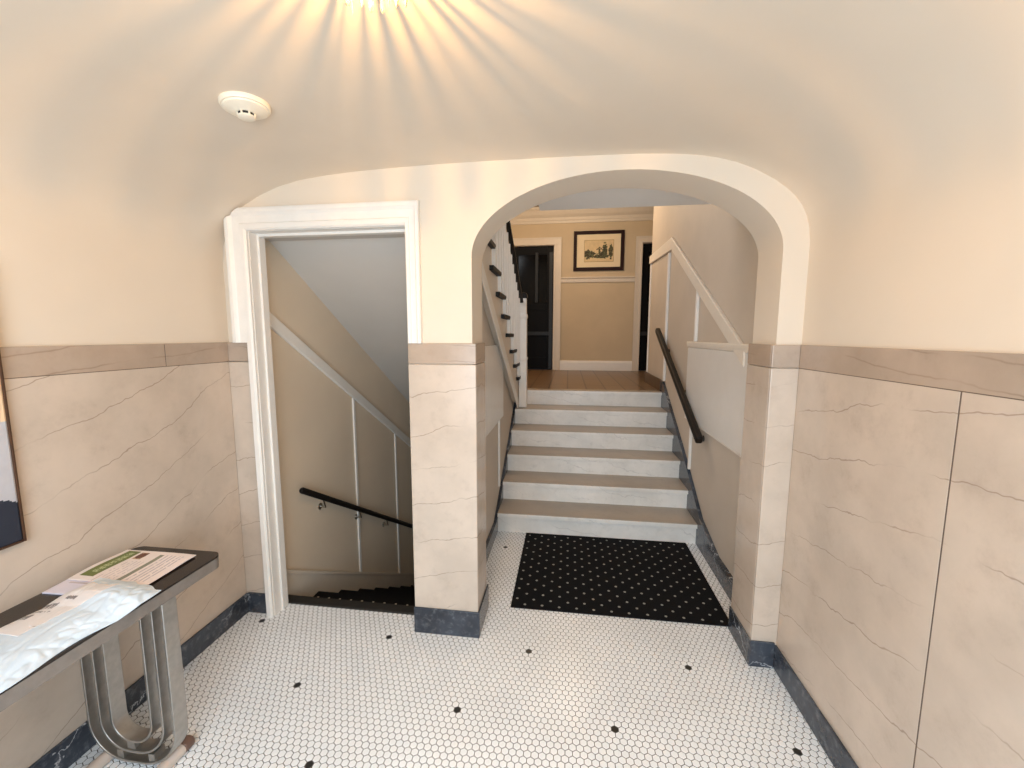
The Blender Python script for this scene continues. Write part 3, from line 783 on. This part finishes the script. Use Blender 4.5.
# picture hanging over the table, cut by the edge of the view
wp = thing('framed_picture', 'thin brown framed picture in cream, grey and navy on the left wall above the table', 'picture', (XL, 0.7, 1.3))
py0, py1, pz0, pz1 = 0.42, 1.040, 0.850, 1.72
bm = bmesh.new(); f = 0.007
for a in ((py0, py0 + f, pz0, pz1), (py1 - f, py1, pz0, pz1), (py0 + f, py1 - f, pz0, pz0 + f), (py0 + f, py1 - f, pz1 - f, pz1)):
    box(bm, XL + 0.0008, XL + 0.020, a[0], a[1], a[2], a[3])
obj('frame', bm, 'frame_brown', wp, bevel=0.002)
def art(s, t):
    y, z = py0 + f + s * (py1 - py0 - 2 * f), pz0 + f + t * (pz1 - pz0 - 2 * f)
    if z < 1.0 - (max(0, y - 0.97) / 0.06) ** 3 * 0.02 and y > 0.72: return 2
    if z < 1.235 + 0.02 * math.sin(y * 9): return 1
    return 0
bm = sheet(130, 180, lambda s, t: (XL + 0.0165, py0 + f + s * (py1 - py0 - 2 * f), pz0 + f + t * (pz1 - pz0 - 2 * f)), lambda v: v - Vector((0.012, 0, 0)), art)
obj('print', bm, ['art_cream', 'art_grey', 'art_navy'], wp)

# smoke detector on the vault
tl = Matrix.Rotation(math.radians(-3.5), 3, 'Y')
sd = thing('smoke_detector', 'round white smoke detector on the curved ceiling above the doorway', 'smoke detector', (-1.04, 1.315, 2.238))
c0 = (-1.045, 1.31, 2.242)
obj('base', lathe(bmesh.new(), [(0, 0.004), (0.070, 0.004), (0.072, 0), (0.072, -0.012), (0.069, -0.017), (0.05, -0.017), (0, -0.017)], c0, 48, tilt=tl), 'detector', sd, smooth_angle=35)
obj('cover', lathe(bmesh.new(), [(0, -0.016), (0.064, -0.0172), (0.062, -0.0215), (0.046, -0.029), (0.030, -0.0318), (0.028, -0.0332), (0.0, -0.0332)], c0, 48, tilt=tl), 'detector', sd, smooth_angle=30)
bm = bmesh.new(); lathe(bm, [(0, -0.0330), (0.0235, -0.0334), (0.0235, -0.0416), (0.0, -0.0416)], c0, 40, tilt=tl)
obj('sensor_grille', bm, 'slot', sd)
bm = bmesh.new(); lathe(bm, [(0.0, -0.0418), (0.026, -0.0418), (0.026, -0.0445), (0.022, -0.047), (0, -0.048)], c0, 40, tilt=tl)
for k in range(7):
    a = k / 7 * 2 * math.pi + 0.35
    p = Vector(c0) + tl @ Vector((0.0245 * math.cos(a), 0.0245 * math.sin(a), -0.0334)); q = Vector(c0) + tl @ Vector((0.0245 * math.cos(a), 0.0245 * math.sin(a), -0.0420))
    tube(bm, [p, q], 0.003, 8)
obj('sensor_cap', bm, 'detector', sd, smooth_angle=35)

# ceiling lamp with a ring of glass drops, mostly above the view
LX, LY = -0.395, 0.81
cl = thing('ceiling_lamp', 'small lit ceiling lamp hung with cut glass drops at the crown of the vault', 'lamp', (LX, LY, 2.25))
obj('canopy', lathe(bmesh.new(), [(0, 2.2575), (0.075, 2.2575), (0.078, 2.250), (0.07, 2.243), (0.03, 2.238), (0.02, 2.225), (0, 2.225)], (LX, LY, 0), 40), 'brass', cl, smooth_angle=35)
obj('bulb', lathe(bmesh.new(), [(0, 2.2248), (0.006, 2.2248), (0.006, 2.206), (0.004, 2.201), (0, 2.200)], (LX, LY, 0), 16), 'bulb', cl, smooth_angle=60)
rl_ = random.Random(3)
nd = 36
for k in range(nd):
    a = (k + rl_.uniform(-.3, .3)) / nd * 2 * math.pi + 0.05; rr = 0.098 + (0.012 if k % 3 == 0 else 0)
    x, y = LX + rr * math.cos(a), LY + rr * math.sin(a)
    w = rl_.uniform(0.0022, 0.0068)
    zb = 2.162 + rl_.uniform(0, 0.014)
    bm = bmesh.new(); lathe(bm, [(0, 2.238), (w * .55, 2.236), (w * .85, 2.205), (w, zb + 0.014), (w * .6, zb + 0.004), (0, zb)], (x, y, 0), 6)
    obj('glass_drop', bm, 'glass', cl)
bm = bmesh.new()
ringp = [(LX + 0.1 * math.cos(a), LY + 0.1 * math.sin(a), 2.240) for a in [k / 40 * 2 * math.pi for k in range(41)]]
tube(bm, ringp, 0.003, 8)
for k in range(4):
    a = k * math.pi / 2 + .4; tube(bm, [(LX + 0.06 * math.cos(a), LY + 0.06 * math.sin(a), 2.2445), (LX + 0.1 * math.cos(a), LY + 0.1 * math.sin(a), 2.240)], 0.0025, 8)
obj('ring', bm, 'brass', cl, smooth_angle=40)

# ------------------------------------------------------------------ light
def light(name, typ, loc, energy, col, size=None, rot=None, sizey=None, radius=None):
    d = bpy.data.lights.new(name, typ); d.energy = energy; d.color = col
    if size: d.size = size
    if sizey: d.shape = 'RECTANGLE'; d.size_y = sizey
    if radius is not None: d.shadow_soft_size = radius
    o = bpy.data.objects.new(name, d); COL.objects.link(o); o.location = loc
    if rot: o.rotation_euler = rot
    return o
light('daylight_entrance', 'AREA', (-0.25, YB - 0.13, 1.30), 68, (0.74, 0.88, 1.0), 1.75, (math.radians(66), 0, math.radians(-4)), 1.6)
light('lamp_light', 'POINT', (LX, LY, 2.190), 16, (1.0, 0.55, 0.17), radius=0.006)
light('landing_light', 'POINT', (0.05, 5.25, 3.2), 40, (1.0, 0.80, 0.56), radius=0.12)
light('stair_fill', 'AREA', (-1.45, 3.0, 3.1), 18, (0.9, 0.95, 1.0), 0.9, (0, math.radians(-60), 0), 0.9)  # added cool fill above the upper flight to brighten the corridor; no window modelled
light('hall_left_light', 'POINT', (-1.4, 5.6, 2.9), 14, (1.0, 0.82, 0.6), radius=0.15)

w = bpy.data.worlds.new('world'); SC.world = w; w.use_nodes = True
bg = w.node_tree.nodes['Background']
sky = w.node_tree.nodes.new('ShaderNodeTexSky'); sky.sky_type = 'HOSEK_WILKIE'; sky.turbidity = 6; sky.sun_direction = (0.2, 0.3, 0.93)
w.node_tree.links.new(sky.outputs[0], bg.inputs[0]); bg.inputs[1].default_value = 0.6

# ------------------------------------------------------------------ camera
yaw, pitch = math.radians(7.65), math.radians(6.672)
cd = bpy.data.cameras.new('camera'); co = bpy.data.objects.new('camera', cd); COL.objects.link(co)
cd.sensor_fit = 'HORIZONTAL'; cd.sensor_width = 36; cd.lens = 416.4 / 1024 * 36; cd.clip_start = 0.02
co.location = (0, 0, 1.5)
co.rotation_euler = (math.radians(90) - pitch, math.radians(-0.08), yaw)
SC.camera = co

SC.view_settings.view_transform = 'Standard'; SC.view_settings.look = 'None'
SC.view_settings.exposure = 0.10; SC.view_settings.gamma = 1.0; SC.view_settings.use_curve_mapping = False
